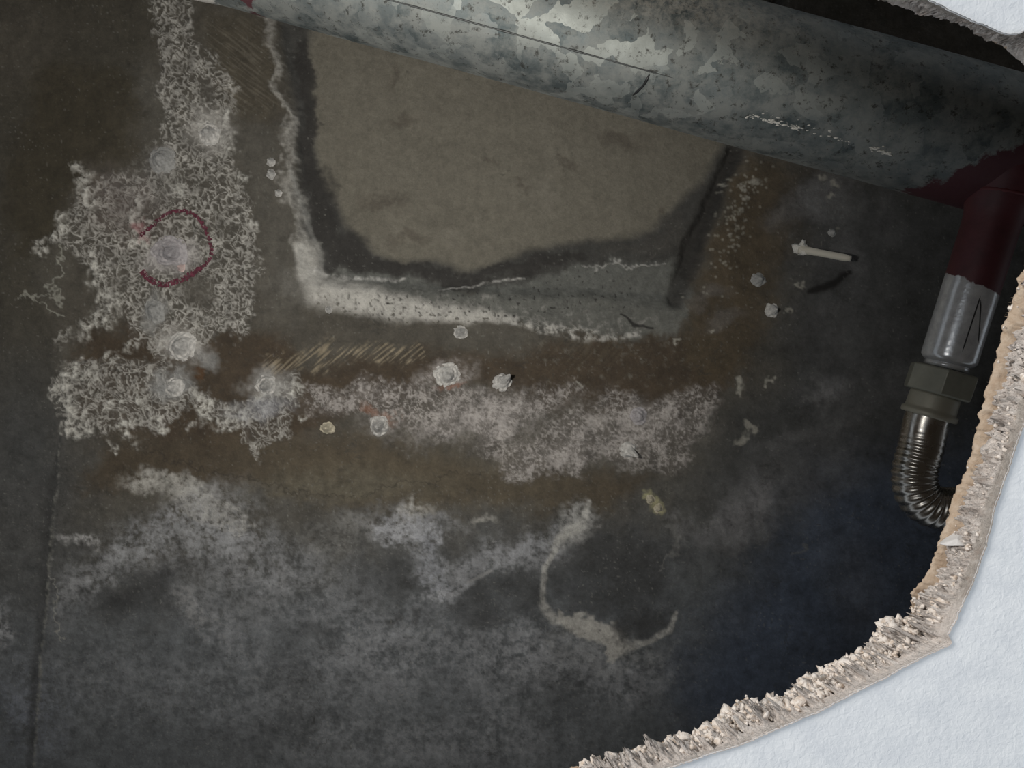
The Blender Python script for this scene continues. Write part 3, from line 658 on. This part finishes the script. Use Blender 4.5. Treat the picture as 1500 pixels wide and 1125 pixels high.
root = empty('sprinkler_main_pipe', AX(900))
tag(root, 'large galvanised steel pipe crossing the top, with maroon painted branch stub', 'pipe')
xsP = np.arange(-900, 2500, 5.0); nth = 128
BX = 1437.0                                              # photo x of the branch joint
G = np.empty((len(xsP), nth, 3)); Z = np.zeros((len(xsP), nth, 3), np.float32); Z2 = np.zeros((len(xsP), nth, 3), np.float32)
a_ = np.array(ud); u_ = np.array((0, 0, -1.0)); w_ = np.array(ud.cross(Vector((0, 0, -1))))
ths = 2*np.pi*np.arange(nth)/nth
for i, px in enumerate(xsP):
    c0 = np.array(AX(px))
    rad = PR*(1+0.035*math.exp(-((px-262)/34)**2))+0.00012*np.sin(ths*5+px*.01)
    rad = rad+np.array([mnoise.noise((px*.02, math.cos(t)*2, math.sin(t)*2)) for t in ths[::8]]).repeat(8)*0.00022
    G[i] = c0+(u_*np.cos(ths)[:, None]+w_*np.sin(ths)[:, None])*rad[:, None]
    # lowerness: +1 at the silhouette next to the branch
    low_ = np.sin(ths)*(1 if w_[1] > 0 else -1)
    dB = abs(px-(BX+8))/110.0
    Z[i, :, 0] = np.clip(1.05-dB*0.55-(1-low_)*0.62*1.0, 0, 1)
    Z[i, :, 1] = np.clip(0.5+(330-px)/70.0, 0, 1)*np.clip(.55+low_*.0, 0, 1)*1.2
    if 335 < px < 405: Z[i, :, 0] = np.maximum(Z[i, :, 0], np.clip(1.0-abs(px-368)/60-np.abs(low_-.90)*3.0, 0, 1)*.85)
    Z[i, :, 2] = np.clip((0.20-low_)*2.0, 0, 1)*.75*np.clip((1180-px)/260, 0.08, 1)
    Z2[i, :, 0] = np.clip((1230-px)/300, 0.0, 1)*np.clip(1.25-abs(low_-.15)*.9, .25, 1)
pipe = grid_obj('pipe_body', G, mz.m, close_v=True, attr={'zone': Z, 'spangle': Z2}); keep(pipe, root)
# longitudinal weld seam, a low ridge
seam = Mat('seam_steel', .5, .5, (70, 72, 72))
def on_pipe(px, low, dr=0.0):
    s = math.asin(max(-1, min(1, low))); d = np.array(AX(px))+(u_*math.cos(s)+w_*(math.sin(s)*(1 if w_[1] > 0 else -1)))*(PR+dr)
    return Vector(d.tolist())
ps = [on_pipe(x, 0.65, -.0001) for x in range(500, 1000, 8)]
o = sweep('weld_seam', ps, [(0.0006+0.0005*mnoise.noise((i*.4, 0, 0)))*min(1, (len(ps)-i)/14, (i+3)/10) for i in range(len(ps))], seam.m, 8); keep(o, root); o['label'] = 'dark raised weld seam along the pipe'
# pale mineral crumbs in a line low on the right part of the pipe
mmn = Mat('mineral_deposit', .85, 0, (206, 204, 198)); mq = mmn.noise(500, 4); mmn.color(mmn.ramp(mq, [(.3, (176, 174, 168)), (.6, (214, 212, 206))])); mmn.bump(mq, .5, .001)
bm = bmesh.new()
for k in range(150):
    x = rng.choice([rng.uniform(1085, 1230), rng.uniform(1085, 1160), rng.uniform(1255, 1285)])
    lump(bm, on_pipe(x-12, 0.80+rng.gauss(0, .010)-(.06 if rng.random() < .1 else 0), 0), rng.uniform(.0002, .00065), k, (2.4, 1, .5))
me = bpy.data.meshes.new('mineral_streak'); bm.to_mesh(me); bm.free(); me.materials.append(mmn.m); me.polygons.foreach_set('use_smooth', [True]*len(me.polygons))
o = link(bpy.data.objects.new('mineral_streak', me)); keep(o, root); o['label'] = 'thin line of pale mineral crumbs low on the pipe'; o['kind'] = 'stuff'
# thin dark drip line
ps = [on_pipe(x, l, .0001) for x, l in [(930, .68), (929, .74), (927, .80), (922, .86), (918, .90)]]
o = sweep('dark_drip', ps, [.0004, .0009, .0007, .0009, .0004], Mat('dark_drip', .4, 0, (30, 30, 32)).m, 8); keep(o, root)

# branch stub: maroon paint above, bare steel below
mb = Mat('branch_steel', .45, .3)
zb = mb.attr('zone'); z2 = mb.n.new('ShaderNodeSeparateColor'); mb.lk(zb, z2.inputs[0])
edge_n = mb.math('ADD', z2.outputs[0], mb.math('MULTIPLY', mb.math('SUBTRACT', mb.noise(120, 4), .5), .09))
fac = mb.ramp(edge_n, [(.495, 0.0), (.505, 1.0)])
steel = mb.ramp(mb.noise(160, 6, .7), [(.3, (186, 188, 191)), (.7, (222, 224, 227))])
mar = mb.ramp(mb.noise(90, 4), [(.3, (74, 36, 42)), (.7, (92, 46, 52))])
mb.color(mb.mix(fac, steel, mar)); mb.lk(mb.math('MULTIPLY', mb.math('SUBTRACT', 1.0, fac), .35), mb.b.inputs['Metallic'])
mb.rough(mb.mix(fac, (120, 120, 120), (190, 190, 190))); mb.bump(mb.noise(400, 4), .15, .001)
B0 = P(1476, 252, 0.507); B1 = P(1387.5, 533, 0.522)
nb_ = 80; G = np.empty((nb_, 64, 3)); Z = np.zeros((nb_, 64, 3), np.float32)
a, u, w2 = frame(B1-B0); BR = 0.0172
for i in range(nb_):
    t = i/(nb_-1); c0 = B0.lerp(B1, t); r = BR*(1+0.45*math.exp(-(t/.13)**2)+0.07*math.exp(-((t-.16)/.05)**2)) if t < .6 else BR
    if t > .965: r = BR*(1-0.22*((t-.965)/.035)**2)
    for k in range(64):
        th = 2*math.pi*k/64; G[i, k] = c0+(u*math.cos(th)+w2*math.sin(th))*r
        Z[i, k] = np.clip(.5+(0.585-t)*1.6+.02*math.cos(th)-0.04*math.sin(th), 0, 1)
br = grid_obj('branch_stub', G, mb.m, close_v=True, attr={'zone': Z}); keep(br, root); br['label'] = 'branch stub, maroon paint above and bare steel below'
ps = [B1-a*.0004, B1+a*.003]
keep(sweep('stub_end', ps, [BR*.80, BR*.78], mb.m, 48), root)
# scratches on the bare steel
msx = Mat('scratch', .5, .3, (40, 40, 42))
for (t0, s0, t1, s1) in [(.66, .05, .88, -.42), (.64, .10, .93, .12)]:
    pp = []
    for k in range(9):
        t = t0+(t1-t0)*k/8; s = s0+(s1-s0)*k/8
        pp.append(B0.lerp(B1, t)+(u*math.cos(s)+w2*math.sin(s))*(BR-.0002))
    sc_ = sweep('scratch', pp, [.0002]+[.0005]*7+[.0002], msx.m, 6); keep(sc_, root)
# weld bead round the branch root
ps = []
for k in range(61):
    th = 2*math.pi*k/60; r = BR*1.25; p = B0.lerp(B1, .125)+(u*math.cos(th)+w2*math.sin(th))*r*.92; ps.append(p)
o = sweep('weld_bead', ps, [.0016+.0006*mnoise.noise((k*.9, 0, 0)) for k in range(61)], Mat('weld_bead_maroon', .6, .1, (96, 44, 48)).m, 10, caps=False); keep(o, root)

# ---------------- flexible hose on the branch
hroot = empty('flexible_hose', B1)
tag(hroot, 'corrugated stainless flexible hose with hex nut, bending right behind the ceiling board', 'hose')
mn = Mat('dull_nut', .45, .2, (92, 92, 86)); mn.bump(mn.noise(400, 4), .15, .001)
mn.color(mn.ramp(mn.noise(90, 4), [(.3, (124, 124, 114)), (.7, (142, 142, 130))]))
ax = (P(1361, 614, .526)-P(1387.5, 536, .522)).normalized(); aa, uu, ww = frame(ax)
def hexprism(name, c0, c1, r, m, chamfer=.0012, rot=0.35):
    bm = bmesh.new(); rings = []
    for (c_, rr) in ((c0, r-chamfer), (c0+aa*chamfer*.8, r), (c1-aa*chamfer*.8, r), (c1, r-chamfer)):
        rings.append([bm.verts.new(c_+(uu*math.cos(rot+k*math.pi/3)+ww*math.sin(rot+k*math.pi/3))*rr) for k in range(6)])
    for i in range(3):
        for k in range(6): bm.faces.new((rings[i][k], rings[i][(k+1) % 6], rings[i+1][(k+1) % 6], rings[i+1][k]))
    bm.faces.new(rings[0][::-1]); bm.faces.new(rings[3]); bmesh.ops.recalc_face_normals(bm, faces=bm.faces)
    me = bpy.data.meshes.new(name); bm.to_mesh(me); bm.free(); me.materials.append(m)
    o = link(bpy.data.objects.new(name, me)); keep(o, hroot)
    b = o.modifiers.new('bevel', 'BEVEL'); b.width = .0005; b.segments = 2
    return o
c0 = P(1383, 541, .523)
hexprism('hex_nut', c0, c0+aa*.0175, .0222, mn.m)
mc = Mat('collar_steel', .5, .25, (156, 153, 140)); mc.bump(mc.noise(500, 4), .12, .001)
cA = c0+aa*.0170
o = sweep('collar', [cA, cA+aa*.002, cA+aa*.010, cA+aa*.0115, cA+aa*.0125, cA+aa*.0155, cA+aa*.0162], [.0152, .0156, .0158, .0160, .0176, .0176, .0166], mc.m, 64); keep(o, hroot)
# hose centre line
hp = [cA+aa*.0145, cA+aa*.022]+[P(x, y, .527) for x, y in [(1349, 655), (1341, 685), (1340, 708), (1346, 726), (1359, 739), (1380, 745), (1405, 745), (1440, 740), (1500, 730), (1600, 715), (1720, 700)]]
def cr(ptsl, stepm):
    out = []
    for i in range(len(ptsl)-1):
        p0 = ptsl[max(i-1, 0)]; p1 = ptsl[i]; p2 = ptsl[i+1]; p3 = ptsl[min(i+2, len(ptsl)-1)]
        n = max(1, int((p2-p1).length/stepm*3))
        for k in range(n):
            t = k/n; out.append(0.5*(2*p1+(p2-p0)*t+(2*p0-5*p1+4*p2-p3)*t*t+(3*p1-p0-3*p2+p3)*t**3))
    out.append(ptsl[-1])
    acc = [0]
    for i in range(1, len(out)): acc.append(acc[-1]+(out[i]-out[i-1]).length)
    res = []; s = 0; i = 0
    while s < acc[-1]:
        while acc[i+1] < s: i += 1
        res.append(out[i].lerp(out[i+1], (s-acc[i])/max(1e-9, acc[i+1]-acc[i]))); s += stepm
    return res
ST = .00038; path = cr(hp, ST); PITCH = .0043
rad = []
for i in range(len(path)):
    s = i*ST; env_ = max(0.0, min(1, (s-.010)/.030)); ph = (s/PITCH) % 1
    prof = 0.5-0.5*math.cos(2*math.pi*ph)
    rad.append(.0142-.0002*env_+.0011*env_*(prof**.8-.45))
mh = Mat('stainless_corrugated', .24, 1.0, (176, 172, 166)); mh.rough(mh.ramp(mh.noise(120, 4), [(.3, .2), (.7, .34)]))
o = sweep('corrugated_tube', path, rad, mh.m, 56); keep(o, hroot)

# ---------------- pale rod sticking out beside the recess
mrod = Mat('pale_rod', .7, 0, (186, 182, 170)); mrod.bump(mrod.noise(260, 4), .3, .001)
r0 = P(1172, 365, .7495); r1 = P(1246, 379, .720)
rr0 = empty('protruding_rod', r0); tag(rr0, 'pale crusted rod sticking out of the dark slab under the pipe', 'rod')
n = 24; o = sweep('shaft', [r0.lerp(r1, k/(n-1)) for k in range(n)], [.0033+.0018*math.exp(-k/2.5)+.0004*mnoise.noise((k*.5, 0, 0)) if k < n-2 else .0026 for k in range(n)], mrod.m, 20); keep(o, rr0)
bm = bmesh.new(); 
for k in range(9): lump(bm, P(1174+rng.gauss(0, 4), 364+rng.gauss(0, 5), .749-rng.random()*.002), rng.uniform(.002, .0045), k*3.3)
me = bpy.data.meshes.new('crusted_base'); bm.to_mesh(me); bm.free(); me.materials.append(mmn.m); me.polygons.foreach_set('use_smooth', [True]*len(me.polygons))
keep(link(bpy.data.objects.new('crusted_base', me)), rr0)

# ---------------- mineral nodules hanging from the slab
def nodule_mat(name, c1, c2):
    m = Mat(name, .8); q = m.noise(330, 5, .65); m.color(m.ramp(q, [(.3, c1), (.65, c2)])); m.bump(q, .5, .0014); return m.m
NM = {'white': nodule_mat('white_nodule', (158, 156, 152), (206, 204, 200)), 'grey': nodule_mat('grey_nodule', (124, 124, 122), (160, 160, 158)),
      'pink': nodule_mat('pinkish_nodule', (190, 164, 160), (222, 204, 198)), 'cream': nodule_mat('cream_nodule', (166, 158, 136), (206, 198, 178)), 'mauve': nodule_mat('mauve_nodule', (140, 136, 138), (180, 176, 178))}
def nodule(px, py, r, h, label, m='white', tip=.3, lean=(0, 0), el=1.0, rot=0.0, seed=0):
    """domed lump: r px radius at the slab, h metres drop, tip = relative size of the drip tip"""
    R0 = 1.05*r/F*D_SLAB; h = h*1.9; base = P(px, py, D_SLAB-slab_h(px, py)+.0006); nr, ns = 22, 36; V = np.empty((nr, ns, 3)); V = np.empty((nr, ns, 3))
    for i in range(nr):
        q = i/(nr-1)
        rr = R0*(1-q)**.62 if q < 1 else 0
        uq = rr/R0; prof = h*(.16*max(0, 1-uq*uq)**.5+.44*math.exp(-(uq/.62)**2*1.6)*(1-uq**4)+.40*math.exp(-(uq/tip)**2*1.4))
        for k in range(ns):
            th = 2*math.pi*k/ns; w1 = 1+(.20*(mnoise.noise((math.cos(th)*1.4+seed, math.sin(th)*1.4, seed*.7))+.5*mnoise.noise((math.cos(th)*4, math.sin(th)*4+seed, 0))))*min(1, rr/R0*1.3)
            x = math.cos(th)*rr*w1*el; y = math.sin(th)*rr*w1
            x, y = x*math.cos(rot)-y*math.sin(rot), x*math.sin(rot)+y*math.cos(rot)
            V[i, k] = (x+lean[0]*prof, y+lean[1]*prof, -prof+h*.16*min(1, uq*3)*mnoise.noise((x*400+seed, y*400, 3)))
    o = grid_obj('mineral_nodule', V, NM[m], close_v=True); o.location = base
    return tag(o, label, 'nodule', 'mineral nodules hanging from the slab')
nodule(307, 197, 17, .012, 'white domed nodule in the upper lace, the highest large one above the red circle', 'white', .3, (.15, .1), seed=1)
nodule(239, 236, 19, .007, 'smooth grey nodule up and left of the red circle', 'grey', .6, seed=2)
nodule(250, 368, 22, .012, 'broad mauve grey nodule inside the red circle', 'mauve', .35, (.3, .3), 1.2, .3, seed=3)
nodule(267, 392, 6.5, .006, 'tiny pinkish bead on the lower line inside the red circle', 'pink', .5, seed=4)
nodule(228, 456, 19, .006, 'smooth grey oval smear-like nodule just below the red circle', 'grey', .7, (0, 0), .75, -.3, seed=5)
nodule(268, 507, 20, .012, 'large fluffy white nodule below the lace, above the grey curl', 'white', .45, (.1, 0), 1.0, 0, seed=6)
nodule(256, 567, 14, .008, 'pale bluish nodule directly beneath the fluffy white one', 'white', .5, seed=7)
nodule(391, 563, 15, .014, 'white nodule with ringed drip tip at the left end of the tan scrapes', 'white', .34, (.1, .12), seed=8)
nodule(674, 487, 10, .007, 'small pale nodule just under the white band below the recess', 'white', .5, seed=9)
nodule(655, 549, 17, .010, 'wide white nodule at the top of the middle crust', 'white', .3, (.2, .2), 1.2, 0, seed=10)
nodule(735, 560, 13, .015, 'curved snail-like pale nodule right of the wide white one', 'white', .4, (.3, -.25), seed=11)
nodule(555, 623, 14, .012, 'white ringed nodule with rusty stain above it', 'white', .5, (.05, .05), seed=12)
nodule(480, 627, 9, .006, 'small cream clump on brown ground left of the rusty ringed nodule', 'cream', .6, (0, 0), 1.2, .2, seed=13)
nodule(919, 659, 12, .011, 'pointed white drip at the lower right edge of the middle crust', 'white', .42, (.35, .25), seed=14)
nodule(935, 609, 13, .006, 'flat dusty pale nodule above the pointed drip', 'mauve', .7, seed=15)
nodule(1130, 455, 10, .009, 'round white nodule on the dark slab right of the recess', 'white', .5, seed=16)
nodule(1110, 410, 9, .006, 'small pale nodule up and left of the round white one on the dark slab', 'grey', .6, (0, 0), 1.3, .3, seed=17)
nodule(397, 238, 7, .005, 'topmost of three pale beads left of the recess edge', 'white', .6, seed=18)
nodule(398, 256, 7.5, .006, 'middle of three pale beads left of the recess edge', 'white', .6, seed=19)
nodule(408, 283, 6, .004, 'lowest of three pale beads left of the recess edge', 'white', .6, seed=20)
nodule(482, 453, 5.5, .005, 'tiny white bead hanging under the corner of the white band', 'white', .6, seed=21)
nodule(952, 731, 7, .005, 'yellowish crumbly clump on the dark slab below the middle crust', 'cream', .6, (0, 0), 1.2, .6, seed=22)
nodule(964, 744, 7, .005, 'second yellowish clump, touching the first at its lower right', 'cream', .6, (0, 0), 1.0, 0, seed=23)
nodule(1218, 341, 6, .004, 'small pale bead above the pale rod', 'grey', .6, seed=24)
